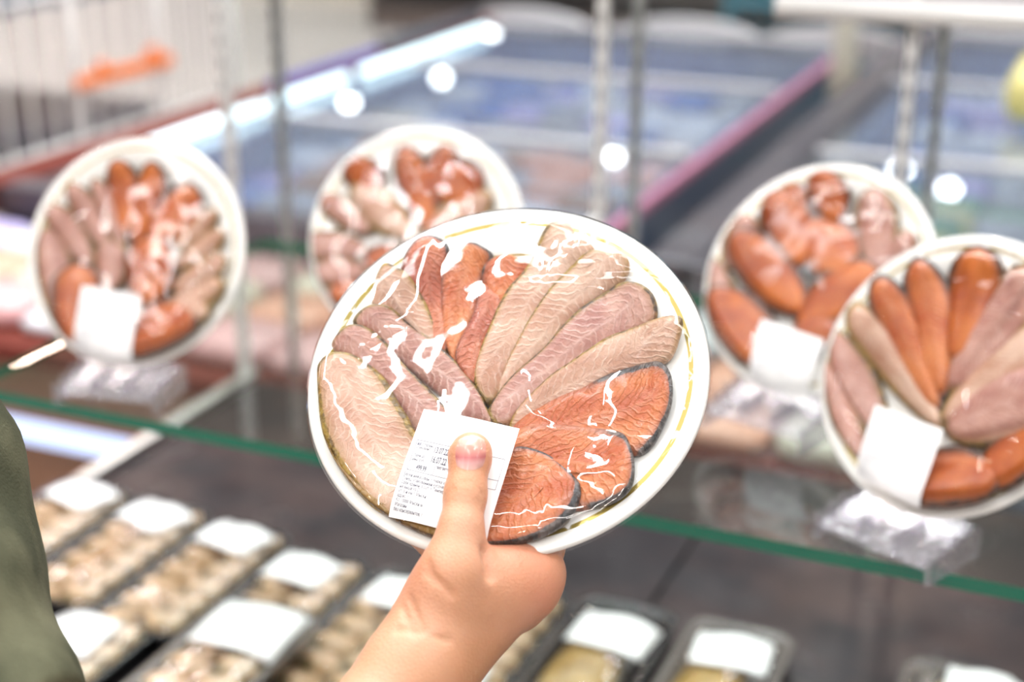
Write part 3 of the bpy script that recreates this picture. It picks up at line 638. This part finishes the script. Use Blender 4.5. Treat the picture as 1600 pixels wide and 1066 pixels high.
def tray(loc, wd, ln, rot, kind, where, lab_off, lab_rot, lab=(.030, .024), n=7, rim='blacktray', ha=.020):
    T = Matrix.Translation(loc) @ Matrix.Rotation(rot, 4, 'Z')
    root = empty('fish_tray', mat=T); tag(root, 'black tray of %s, %s' % ('mackerel pieces' if kind == 'steaks' else 'golden fish', where), 'food tray')
    h = ha; v, f = tray_mesh(wd/2, ln/2, h); pydata('tray_shell', v, f, M[rim], root)
    # film stretched over rim
    V = []; F = []; nx, ny = 10, 18
    def fz(x, y):
        ex = 1-abs(x/(wd/2))**4; ey = 1-abs(y/(ln/2))**6
        return h+.0022+.009*max(0, min(ex, ey))+.0007*noise.noise(Vector((x*70, y*70, loc[0]*9+loc[1])))
    rr = rrect(wd/2-.001, ln/2-.001, .017); m = len(rr); R = 10
    for i in range(R+1):
        s_ = i/R
        for x, y in rr: V.append((x*s_, y*s_, fz(x*s_, y*s_) if i < R else h+.0018))
    for x, y in rr: V.append((x*1.012, y*1.006, h-.006))
    for i in range(R+1):
        for k in range(m): F.append((i*m+k, (i+1)*m+k, (i+1)*m+(k+1) % m, i*m+(k+1) % m))
    pydata('tray_film', V, F, M['trayfilm'], root)
    if lab_off is not None:
        lv = []; nn = 8; R2 = Matrix.Rotation(lab_rot, 2)
        for j in range(nn+1):
            for i in range(nn+1):
                p = R2 @ Vector(((i/nn*2-1)*lab[0], (j/nn*2-1)*lab[1])) + Vector(lab_off)
                lv.append((p.x, p.y, max(fz(p.x, p.y), h+.003)+.001+.0016*math.sin(i*.9+j*.5)*(j/nn)))
        lf = [(j*(nn+1)+i, j*(nn+1)+i+1, (j+1)*(nn+1)+i+1, (j+1)*(nn+1)+i) for j in range(nn) for i in range(nn)]
        lo = pydata('price_label', lv, lf, M['paper'], root); so = lo.modifiers.new('s', 'SOLIDIFY'); so.thickness = .0002; lo['label'] = 'blank-looking white label'
    if kind == 'steaks':
        L = ln-.052; n = 6
        for k in range(n):
            for cx in (-1, 1):
                y = L/2-.002-k*(L/(n-1)) + cx*.006
                o = link('mackerel_piece', STEAKS[(k*2+cx) % 4])
                o.matrix_world = T @ Matrix.Translation((cx*.0185*wd/.0905, y, .0055+.0075)) @ Matrix.Rotation(random.uniform(-.2, .2), 4, 'Z') @ Matrix.Rotation(math.radians(-26), 4, 'X') @ Matrix.Rotation(-cx*.16, 4, 'Y') @ Matrix.Translation((0, 0, -.006))
                tag(o, '%s mackerel piece of the %s pair from the far end, tray %s' % ('left' if cx < 0 else 'right', ('first','second','third','fourth','fifth','sixth')[k], where), 'fish piece', 'mackerel pieces in the tray '+where)
    elif kind == 'fillet':
        o = link('smoked_fillet', FIL); o.matrix_world = T @ Matrix.Translation((-.004, -.004, .0035)) @ Matrix.Rotation(.03, 4, 'Z') @ Matrix.Diagonal((wd/.092, ln/.2, 1, 1))
        tag(o, 'golden smoked fillet in the tray '+where, 'smoked fish')
    return root
TW, TL = .0905, .200
def col(x, y, kind, where, lo, lr, **kw):
    x = x*.972+.002; y = y*.972
    return tray((x, y, DZ+.0005+kw.pop('dz', 0)), kw.pop('w', TW), kw.pop('l', TL), kw.pop('rot', 0), kind, where, lo, lr, **kw)
col(-.9375+.098*0+.003, 1.0, 'steaks', 'farthest left', (.004,.060), -.25)
col(-.840+.003, .995, 'steaks', 'second, back row', (.002,.055), -.3)
col(-.742+.002, .985, 'steaks', 'third, back row', (.002,.058), -.2)
col(-.643, .965, 'steaks', 'fourth, back row', (-.004,.050), -.1)
col(-.548, .965, 'steaks', 'fifth, back row', (.006,.046), -.05)
col(-.452, .985, 'steaks', 'behind the wrist', (.0,-.07), .1)
col(-.357, .992, 'fillet', 'just right of the wrist', (.006,.032), -.05, lab=(.033,.026))
col(-.256, .995, 'fillet', 'with a smoky clear rim, second right of the wrist', (.004,.040), .1, lab=(.031,.024), rim='cleartray')
col(-.075, 1.005, 'fillet', 'at the lower right corner', (.020,.060), .0, rim='cleartray')
col(-.760, .800, 'steaks', 'near the sleeve', (-.008,.045), .05, n=6, dz=.0, lab=(.032,.030))
col(-.610, .815, 'steaks', 'stacked on others', (.006,.050), .05, n=6, dz=.034, lab=(.036,.034), rim='cleartray')
col(-.425, .775, 'steaks', 'under the forearm', None, 0, n=6, dz=.0)

# ------------------------------------------------------------------ hand and arm of the person holding the plate
def pzw(px, py, zl): return np.array(held.M @ held.loc(px, py, zl))
prims = []     # groups of (a, b, ra, rb), blended inside the group by k
def L2(*p): return np.array(held.M @ Vector(p))
RB_ = held.M.to_3x3()
fz_ = .0215
T_tip = pzw(735, 712, fz_+.0078); T_ip = pzw(727, 774, fz_+.0076); T_mid = pzw(720, 828, fz_+.0070)
T_mcp = pzw(708, 893, fz_+.0035)
def dep(p): return float((p-CAMP)@FW)
dm = dep(T_mcp)
wrist = cp(655, 1040, dm-.002); 
idx_m = cp(812, 912, dm+.020)
mid_m = cp(806, 935, dm+.042); rng_m = cp(770, 945, dm+.060); pin_m = cp(730, 955, dm+.074)
elbow = cp(150, 1780, .47); fore = wrist*.55+elbow*.45
should = cp(-400, 330, .62)
cmc = cp(690, 958, dm+.004)
palm = [(wrist, idx_m, .0150, .0125), (wrist, mid_m, .0145, .012), (wrist, rng_m, .014, .011), (wrist, pin_m, .0135, .010),
        (cmc, T_mcp, .0145, .0105), (cmc, idx_m, .0150, .0110), (T_mcp*.45+cmc*.55, idx_m, .0120, .0120), (wrist, cmc, .0150, .0140), (cp(795, 926, dm+.022), cp(706, 1020, dm+.008), .0125, .0135)]
thumb = [(T_mcp, T_mid, .0098, .0080), (T_mid, T_ip, .0080, .0076), (T_ip, T_tip, .0076, .0078), (T_tip, pzw(737, 706, fz_+.0078), .0078, .0070)]
web = [(T_mcp*.7+cmc*.3+np.array([0,0,-.002]), idx_m, .0095, .0110), (cp(762, 905, dm+.010), cp(845, 890, dm+.020), .0085, .0085)]
def fin(pts, rs): return [(pts[i], pts[i+1], rs[i], rs[i+1]) for i in range(len(pts)-1)]
zu = -.0015
FIN = [fin([idx_m, cp(835, 862, dm+.034), L2(.030, -.030, zu-.0095), L2(.008, -.008, zu-.0088)], [.0132, .0108, .0090, .0078]),
       fin([mid_m, cp(825, 880, dm+.062), L2(.012, -.040, zu-.021), L2(-.012, -.018, zu-.0085)], [.0130, .0105, .0092, .0080]),
       fin([rng_m, cp(800, 892, dm+.078), L2(-.010, -.052, zu-.024), L2(-.030, -.034, zu-.0090)], [.0120, .0100, .0088, .0076]),
       fin([pin_m, cp(735, 900, dm+.080), L2(-.034, -.055, zu-.020), L2(-.040, -.050, zu-.014)], [.0110, .0088, .0078, .0068])]
arm = [(wrist, fore, .0160, .0255), (fore, elbow, .0255, .036), (elbow, elbow*.5+should*.5, .042, .046), (elbow*.5+should*.5, should, .046, .056)]
wr2 = wrist + (elbow-wrist)*.16
arm.append((wrist+np.array([0,.012,0]), wr2+np.array([0,.012,0]), .0150, .0185))
def seg(P, a, b, ra, rb):
    ba = b-a; t = np.clip(((P-a)@ba)/(ba@ba), 0, 1)
    return np.linalg.norm(P-a-t[:, None]*ba, axis=1)-(ra+t*(rb-ra))
def smin(a, b, k):
    h = np.clip(.5+.5*(b-a)/k, 0, 1); return b*(1-h)+a*h-k*h*(1-h)
def group(P, G, k):
    d = None
    for g in G:
        e = seg(P, *g); d = e if d is None else smin(d, e, k)
    return d
# skin folds: (a, b, depth, width) grooves
GR = []
def onto(px, py, d0=.40):        # first hit of the arm surface along a pixel's ray
    r = ray(px, py)/FPX; r = r/np.linalg.norm(r); t = d0
    for _ in range(60):
        d = sdf0((CAMP+r*t)[None])[0]; t += d*.8
        if d < 1e-5: break
    return CAMP+r*t
def sdf0(P):
    d = group(P, palm, .007)
    d = smin(d, group(P, web, .008), .010)
    d = smin(d, group(P, thumb, .004), .009)
    for F_ in FIN: d = smin(d, group(P, F_, .004), .0045)
    d = smin(d, group(P, arm, .012), .010)
    return d
for a, b, dp, wd in (((703,772),(755,771),.00050,.0007), ((706,764),(748,761),.00042,.0007), ((708,781),(750,783),.00032,.0007), ((712,756),(742,754),.00028,.0007), ((668,880),(706,930),.0006,.0014),((664,893),(684,912),.0006,.0012),((640,935),(660,985),.0007,.0014),((630,950),(648,992),.0006,.0013),((622,985),(700,1002),.0006,.0016),((633,965),(645,975),.0005,.0012),((758,862),(766,898),.0020,.0022)):
    GR.append((onto(*a), onto(*b), dp, wd))
def sdf(P):
    d = sdf0(P)
    near = np.abs(d) < .01
    if near.any():
        Q = P[near]; e = np.zeros(len(Q))
        for a, b, dp, wd in GR:
            ba = b-a; t = np.clip(((Q-a)@ba)/(ba@ba), 0, 1); s_ = np.linalg.norm(Q-a-t[:, None]*ba, axis=1)
            e += 1.7*dp*np.exp(-(s_/wd)**2)
        # nail bed hollow and knuckle swell
        d[near] += e
    return d
def surface(sdf_, lo, hi, h, nb=16):
    lo = np.array(lo); n = np.ceil((np.array(hi)-lo)/h).astype(int)+1; nbk = -(-n//nb)
    keys = []; pos = []; edges = []
    bx = np.array(np.meshgrid(*[np.arange(q) for q in nbk], indexing='ij')).reshape(3, -1).T
    cen = lo+(bx*nb+nb/2)*h; dc = sdf0(cen); bx = bx[np.abs(dc) < nb*h*.95]
    g = np.array(np.meshgrid(*[np.arange(nb+1)]*3, indexing='ij')).reshape(3, -1).T
    corner = np.array([(i, j, k) for i in (0, 1) for j in (0, 1) for k in (0, 1)])
    K = lambda c: (c[:, 0]*4096+c[:, 1])*4096+c[:, 2]
    for b in bx:
        idx = g+b*nb; D = sdf_(lo+idx*h).reshape((nb+1,)*3)
        S = D < 0
        cs = [S[i:nb+i, j:nb+j, k:nb+k] for i, j, k in corner]; sm = sum(c.astype(int) for c in cs)
        act = np.argwhere((sm > 0) & (sm < 8))
        if len(act):
            acc = np.zeros((len(act), 3)); cnt = np.zeros(len(act))
            for ii in range(8):
                for jj in range(ii+1, 8):
                    if np.abs(corner[ii]-corner[jj]).sum() != 1: continue
                    a = act+corner[ii]; c = act+corner[jj]; da = D[a[:, 0], a[:, 1], a[:, 2]]; db = D[c[:, 0], c[:, 1], c[:, 2]]
                    m = (da < 0) != (db < 0); t = np.where(m, da/(np.where(m, da-db, 1)), 0)
                    acc[m] += (a+(c-a)*t[:, None])[m]; cnt[m] += 1
            keys.append(K(act+b*nb)); pos.append(lo+(acc/cnt[:, None]+b*nb)*h)
        for ax in range(3):
            sl0 = [slice(0, nb)]*3; sl1 = [slice(0, nb)]*3; sl1[ax] = slice(1, nb+1)
            A = S[tuple(sl0)]; B = S[tuple(sl1)]; e = np.argwhere(A != B)
            if len(e): edges.append((ax, e+b*nb, A[e[:, 0], e[:, 1], e[:, 2]]))
    keys = np.concatenate(keys); pos = np.concatenate(pos); o = np.argsort(keys); keys = keys[o]; pos = pos[o]
    F = []
    for ax, e, ins in edges:
        u = (ax+1) % 3; v_ = (ax+2) % 3; q = []
        for du, dv in ((0, 0), (-1, 0), (-1, -1), (0, -1)):
            c = e.copy(); c[:, u] += du; c[:, v_] += dv; q.append(K(c))
        q = np.array(q).T; ix = np.searchsorted(keys, q); ix = np.clip(ix, 0, len(keys)-1); ok = (keys[ix] == q).all(1)
        ix = ix[ok]; fl = ins[ok]
        ix[~fl] = ix[~fl][:, ::-1]; F.append(ix)
    return pos, np.concatenate(F)
allp = np.array([p for G in [palm, thumb, web, arm]+FIN for g in G for p in g[:2]])
pos, fc = surface(sdf, allp.min(0)-.065, allp.max(0)+.065, .0011)
me = bpy.data.meshes.new('person'); me.from_pydata(pos.tolist(), [], fc.tolist()); me.materials.append(M['skin']); me.update()
fl = np.zeros(len(pos))
for c, r in ((T_tip, .014), (idx_m+UP*.012, .018), (T_mcp-RT*.012, .014), (cp(660, 880, dm+.03), .03), (cp(858, 935, dm+.01), .012), (cp(795, 880, dm+.012), .014)):
    fl += .45*np.exp(-(np.linalg.norm(pos-c, axis=1)/r)**2)
a = me.attributes.new('flush', 'FLOAT', 'POINT'); a.data.foreach_set('value', np.clip(fl, 0, 1).astype('f'))
person = link('person', me); tag(person, 'person in an olive shirt, right hand holding up the wrapped fish plate by its label', 'person')
sm_ = person.modifiers.new('smooth', 'SMOOTH'); sm_.factor = .5; sm_.iterations = 1
# thumbnail laid on the thumb
v = []; f = []; nv = []; nu_, nw = 14, 16
for j in range(nw+1):
    for i in range(nu_+1):
        s_ = i/nu_*2-1; t = j/nw*2-1
        ss = s_*math.sqrt(1-.30*t*t) ; tt = t*math.sqrt(1-.42*s_*s_)
        p = onto(735.5+ss*24-tt*1.5, 708+tt*27); r = ray(735, 708); r = r/np.linalg.norm(r)
        edge = max(abs(s_), abs(t))
        v.append(p-r*(.00055*(1-edge**4)+.0001)); nv.append(j/nw)
for j in range(nw):
    for i in range(nu_): a_ = j*(nu_+1)+i; f.append((a_, a_+nu_+1, a_+nu_+2, a_+1))
nail = pydata('thumbnail', v, f, M['nail'], person); at_ = nail.data.attributes.new('nv', 'FLOAT', 'POINT'); at_.data.foreach_set('value', np.array(nv, 'f'))
nail['label'] = 'short pink thumbnail'
# sleeve: cloth tube round the upper arm, hem open above the elbow
hem = elbow + (should-elbow)*.26
v = []; f = []; n = 64; R = 46; axd = (should-elbow)/np.linalg.norm(should-elbow)
tocam = (CAMP-hem); tocam -= axd*(tocam@axd); tocam /= np.linalg.norm(tocam); sidev = np.cross(axd, tocam)
Lh = np.linalg.norm(should-hem)
for i in range(R+1):
    t = i/R
    for k in range(n):
        a_ = 2*math.pi*k/n; ca, sa = math.cos(a_), math.sin(a_)
        s_ = Lh*(t*1.05) - (1-t)*(.030*(-sa) - .012*ca)
        c = hem+axd*s_
        r_ = .0475+.018*min(1, t*1.6) + .0022*math.sin(3*a_+t*9)+.0030*noise.noise(Vector((ca*1.4, sa*1.4, t*6)))*2 + .0016*math.sin(t*34+2*ca)
        v.append(c+(tocam*ca+sidev*sa)*r_)
for i in range(R):
    for k in range(n): f.append((i*n+k, i*n+(k+1) % n, (i+1)*n+(k+1) % n, (i+1)*n+k))
slv = pydata('shirt_sleeve', v, f, M['cloth'], person); so = slv.modifiers.new('cloth', 'SOLIDIFY'); so.thickness = .0016
slv['label'] = 'olive green short sleeve'

# ------------------------------------------------------------------ the store behind
mb = MB(); mb.box((-14, -2.5, -.05), (6, 24, 0)); tag(mb.build('floor', M['floor']), kind='structure')

def chest(x0, x1, y0, y1, z, lab, lidn, packs, rail, bump):
    root = empty('chest_freezer', ((x0+x1)/2, (y0+y1)/2, 0)); tag(root, lab, 'freezer'); ox, oy = (x0+x1)/2, (y0+y1)/2
    def B(mb, name, m, **kw):
        mb.v = [(p[0]-ox, p[1]-oy, p[2]) for p in mb.v]; return mb.build(name, m, root, **kw)
    mb = MB(); t = .05
    mb.box((x0,y0,.04),(x1,y0+t,z-.02)); mb.box((x0,y1-t,.04),(x1,y1,z-.02)); mb.box((x0,y0+t,.04),(x0+t,y1-t,z-.02)); mb.box((x1-t,y0+t,.04),(x1,y1-t,z-.02)); mb.box((x0+t,y0+t,.04),(x1-t,y1-t,.68))
    B(mb, 'cabinet', M['navy'])
    mb = MB(); mb.box((x0+t,y0+t,.68),(x1-t,y1-t,.699)); mb.box((x0+t,y0+t,.699),(x0+t+.01,y1-t,z-.03)); mb.box((x0+t,y1-t-.01,.699),(x1-t,y1-t,z-.03)); B(mb, 'liner', M['blueliner'])
    mb = MB(); mb.box((x0-.05,y0-.03,z-.05),(x0+.03,y1+.02,z+.012)); B(mb, 'left_bumper', bump, bevel=.01)
    mb = MB(); mb.box((x1-.010,y0-.03,z-.02),(x1+.004,y1+.02,z+.003)); B(mb, 'price_rail', rail, bevel=.004)
    mb = MB(); mb.box((x0,y0-.03,z-.05),(x1,y0+.03,z+.008)); B(mb, 'front_frame', M['darktrim'], bevel=.006)
    L = (y1-y0)/lidn
    for k in range(lidn):
        a = y0+k*L+.02; b = a+L-.04
        q = MB(); q.box((x0+.03,a,z-.003),(x1-.03,b,z+.001)); lid = B(q, 'glass_lid', M['lidglass'])
        q = MB(); q.box((x0+.03,b,z-.01),(x1-.03,b+.03,z+.006)); B(q, 'lid_frame', M['greypanel'])
    mb = MB()
    for k in range(packs//6+1):
        y = y0+.1+k*(y1-y0-.2)/(packs//6+1); mb.tube([(x0+t+.01,y,z-.08),(x1-t-.01,y,z-.08)], .004, 6)
    B(mb, 'wire_divider', M['steelw'], smooth=True)
    return root
def pack(x, y, z, w_, l_, h, rz, c, lab, grp, name='frozen_food_pack', cat='food package'):
    V = []; F = []; n = 6
    for k, (s_, zz) in enumerate(((.86, 0), (1, .25), (1, .7), (.85, 1))):
        for px, py in rrect(w_/2*s_, l_/2*s_, min(w_, l_)*.18, 3): V.append((px, py, h*zz))
    m = len(rrect(1, 1, .1, 3))
    for i in range(3):
        for k in range(m): F.append((i*m+k, i*m+(k+1) % m, (i+1)*m+(k+1) % m, (i+1)*m+k))
    F.append(tuple(range(m))[::-1]); F.append(tuple(3*m+k for k in range(m)))
    o = pydata(name, V, F, PK[c]); o.location = (x, y, z); o.rotation_euler = (0, 0, rz); tag(o, lab, cat, grp); return o
rnd = random.Random(5)
NUM = 'one two three four five six seven eight nine ten eleven twelve thirteen fourteen fifteen sixteen seventeen eighteen'.split()
def fillpacks(x0, x1, y0, y1, z, cols, where, nx, ny, name='frozen_food_pack'):
    for i in range(nx):
        for j in range(ny):
            c = cols(i/nx, j/ny); w_ = (x1-x0)/nx; l_ = (y1-y0)/ny
            pack(x0+(i+.5)*w_+rnd.uniform(-.005,.005), y0+(j+.5)*l_, z, w_*.92, l_*.9, rnd.uniform(.05,.095) if name[0] == 'f' else rnd.uniform(.02,.035), rnd.uniform(-.05,.05), c, '%s package, row %s from the front, %s from left, %s' % (c, NUM[j], NUM[i], where), 'packages '+where, name)
FZ = .90
chest(-1.80, -.74, 1.95, 3.98, FZ, 'long glass-lidded chest freezer with maroon left bumper behind the display case', 3, 40, M['pinkrail'], M['bumper'])
def colA(u, v):
    if v < .35: return rnd.choice(['blue','blue','white','brown','lilac','grey','white'])
    if v < .6: return rnd.choice(['salmon','cream','grey','white','white','brown','pink'])
    return rnd.choice(['grey','white','blue','grey','lilac','white'])
fillpacks(-1.74, -.80, 2.02, 3.90, .70, colA, 'in the maroon-edged freezer', 8, 14)
chest(-.585, .52, 1.98, 4.3, FZ, 'wide chest freezer of grey packages on the right behind the case', 3, 40, M['greypanel'], M['darktrim'])
def colB(u, v): return rnd.choice(['grey','white','cream','grey','blue','green','yellow']) if v < .5 else rnd.choice(['white','white','blue','grey','lilac'])
fillpacks(-.52, .46, 2.05, 4.2, .70, colB, 'in the right-hand freezer', 8, 14)
# lit tubes along the left inner edge of the freezer
for k, (a, b) in enumerate(((2.24, 2.62), (2.66, 2.98), (3.06, 3.40), (3.42, 3.76))):
    mb = MB(); mb.tube([(0, 0, 0), (0, b-a, 0)], .011, 12); o = mb.build('light_tube', M['led'], smooth=True); o.location = (-1.70, a, FZ+.016)
    tag(o, '%s pale blue lit tube from the front on the left freezer edge' % ('first','second','third','farthest')[k], 'lamp', 'lit tubes on the freezer')
mb = MB(); mb.box((-.008,0,0),(.008,.5,.018)); o = mb.build('trim_strip', M['violet']); o.location = (-1.79, 2.80, FZ+.013); tag(o, 'short violet strip on the left edge of the maroon-edged chest freezer', 'trim')
mb = MB(); mb.box((-.012,0,0),(.012,.6,.03)); o = mb.build('trim_strip', M['darktrim']); o.location = (-1.79, 3.32, FZ+.013); tag(o, 'dark strip beyond the violet one on the chest freezer edge', 'trim')
# arched end panels of the row of freezers further back
for k, (px, w_, py) in enumerate(((808, .42, 52), (1070, .40, 70), (1300, .40, 92), (1560, .42, 105))):
    p = at(px, py, FZ+.02); n = 16; V = []; y_ = max(p[1], 4.02) if k < 3 else 4.36
    sc_ = y_/p[1]; x_ = p[0]*sc_
    pts = [(-w_/2, -.05)]+[(-w_/2+w_*i/n, .0+.040*math.sin(math.pi*i/n)**.6) for i in range(n+1)]+[(w_/2, -.05)]
    m = len(pts); V = [(x, 0, z) for x, z in pts]+[(x, .04, z) for x, z in pts]
    F = [tuple(range(m)), tuple(range(2*m-1, m-1, -1))]+[(i, i+m, (i+1) % m+m, (i+1) % m) for i in range(m)]
    o = pydata('arched_panel', V, F, M['greypanel'], None, False); o.location = (x_, y_, FZ-.005)
    tag(o, 'low light grey arched panel at the freezer ends, %s' % ('first from the left','second from the left','third from the left','rightmost')[k], 'panel', 'arched panels at the freezer ends')
    for j in range(5):
        q = MB(); q.box((-w_/2+.03+j*.075, -.004, -.02), (-w_/2+.06+j*.075, -.001, .0)); t_ = q.build('price_tag', M['darktrim']); t_.parent = o
# pole between the freezers
mb = MB(); mb.tube([(0,0,0),(0,0,2.6)], .030, 20); o = mb.build('pole', M['cream'], smooth=True); o.location = (-.655, 3.45, 0); tag(o, 'cream round pole standing in the gap between the two freezers', 'pole')
# far shelving
def gondola(x, y, w_, d, h, mcol, lab, goods):
    root = empty('shelf_unit', (x, y, 0)); tag(root, lab, 'shelf unit')
    mb = MB(); mb.box((-w_/2, d/2-.03, 0), (w_/2, d/2, h)); mb.build('back_panel', mcol, root)
    mb = MB(); mb.box((-w_/2, -d/2, 0), (w_/2, d/2-.03, .15)); mb.build('plinth', mcol, root)
    for k in range(1, 5):
        mb = MB(); mb.box((-w_/2, -d/2, k*h/5), (w_/2, d/2-.031, k*h/5+.03)); mb.build('shelf_board', mcol, root)
    for s_ in (-1, 1):
        mb = MB(); mb.box((s_*w_/2-(.02 if s_ > 0 else 0), -d/2, .0), (s_*w_/2+(.02 if s_ < 0 else 0), d/2, h)); mb.build('side_panel', mcol, root)
gondola(-3.2, 9.2, 3.4, .5, 1.6, M['brownd'], 'dark brown shelf unit far back at the top of the picture', 0)
gondola(-.9, 7.6, 2.2, .6, 1.3, M['teal'], 'teal shelf unit far back at the top right', 0)
gondola(1.2, 7.4, 1.6, .6, 1.2, M['brownd'], 'dark shelf unit behind the right-hand freezer', 0)
# low rack of pastel goods in the aisle behind
gondola(-5.6, 10.2, 2.2, .5, 1.2, M['beige'], 'beige shelf unit far back at the top left', 0)
# olive/yellow box at right edge
p = at(1592, 165, FZ+.01); pack(p[0]+.06, p[1], FZ+.002, .16, .30, .10, 0, 'yellow', 'olive yellow box standing on the freezer at the right frame edge', None, 'box', 'box')
# wire bin with an orange strip, top left
A = at(112, 131, .78); B_ = at(256, 91, .78); xw = (A[0]+B_[0])/2; ya, yb_ = A[1], B_[1]
root = empty('wire_bin', (xw, (ya+yb_)/2, 0)); tag(root, 'tall white wire bin with an orange strip at the top left', 'wire bin'); oy = (ya+yb_)/2
W2 = (yb_-ya)/2+.35
mb = MB()
for k in range(13):
    y = -W2+k*2*W2/12; mb.tube([(0, y, .0), (0, y, 1.35)], .006 if k % 4 else .016, 8)
for z in (.62, 1.02, 1.3): mb.tube([(0, -W2, z), (0, W2, z)], .008, 8)
mb.build('wire_panel', M['steelw'], root, smooth=True)
mb = MB()
for k in range(5): mb.tube([(-.9+.18*k, -W2, 0), (-.9+.18*k, -W2, 1.35)], .007, 8)
mb.tube([(-.9, -W2, .62), (0, -W2, .62)], .014, 8); mb.tube([(-.9, -W2, .9), (0, -W2, .9)], .008, 8); mb.build('side_wires', M['steelw'], root, smooth=True)
mb = MB(); hl = (yb_-ya)/2; mb.box((.012, -hl, -.018), (.03, hl, .018)); mb.box((.012, -hl*.55, .0), (.03, -hl*.4, .045)); mb.box((.012, hl*.5, .0), (.03, hl*.68, .05))
mb.v = [(x, y, z+.78) for x, y, z in mb.v]; mb.build('orange_strip', M['orangepl'], root, bevel=.004)
def lump(name, a, b, m, lab, cat):
    c = [(a[i]+b[i])/2 for i in range(2)]; mb = MB(); mb.box((a[0]-c[0], a[1]-c[1], 0), (b[0]-c[0], b[1]-c[1], b[2]-a[2])); o = mb.build(name, m, bevel=.01); o.location = (c[0], c[1], a[2]); return tag(o, lab, cat)
lump('crate', (xw-.8, oy-.3, .42), (xw-.15, oy+.35, .62), M['darktrim'], 'dark crate low inside the wire bin', 'crate')
lump('crate', (xw-.9, oy-.25, .95), (xw-.2, oy+.6, 1.18), M['navy'], 'navy crate high inside the wire bin', 'crate')
lump('crate', (xw-.75, oy-.2, .0), (xw-.15, oy+.45, .40), M['beige'], 'beige carton on the floor inside the wire bin', 'crate')
# meat counter directly behind the case
root = empty('meat_counter', (-1.15, 1.66, 0)); tag(root, 'low wooden counter of packed meat right behind the case back', 'counter')
mb = MB(); mb.box((-1.6, -.18, .10), (1.0, .24, .81)); mb.build('counter_body', M['wood'], root)
mb = MB(); mb.box((-1.6, -.20, .81), (1.0, .25, .835)); mb.build('counter_top', M['bumper'], root, bevel=.003)
mb = MB(); mb.box((-1.55, -.212, .70), (.4, -.2005, .73)); mb.build('strip_light', M['ledblue'], root)
fillpacks(-2.6, -.2, 1.50, 1.89, .8355, lambda u, v: rnd.choice(['salmon','pink','lilac','white','cream','pink','salmon']), 'on the low counter', 18, 3, 'meat_pack')
# ceiling spots, seen as round reflections in the freezer lids
for k, (px, py) in enumerate(((545,158),(958,240),(1483,292),(1408,262),(768,45),(690,120))):
    z = 3.1; p = at(px, py, 2*FZ-z)
    n = 20; mb = MB(); mb.tube([(0,0,0),(0,0,.03)], .055, n); o = mb.build('ceiling_spot', M['lamp'], smooth=False); o.location = (p[0], p[1], z)
    tag(o, 'small round ceiling spot above the freezers, its mirrored disc %s from the left' % ('first','fourth','rightmost','fifth','third','second')[k], 'lamp', 'ceiling spots over the freezers')
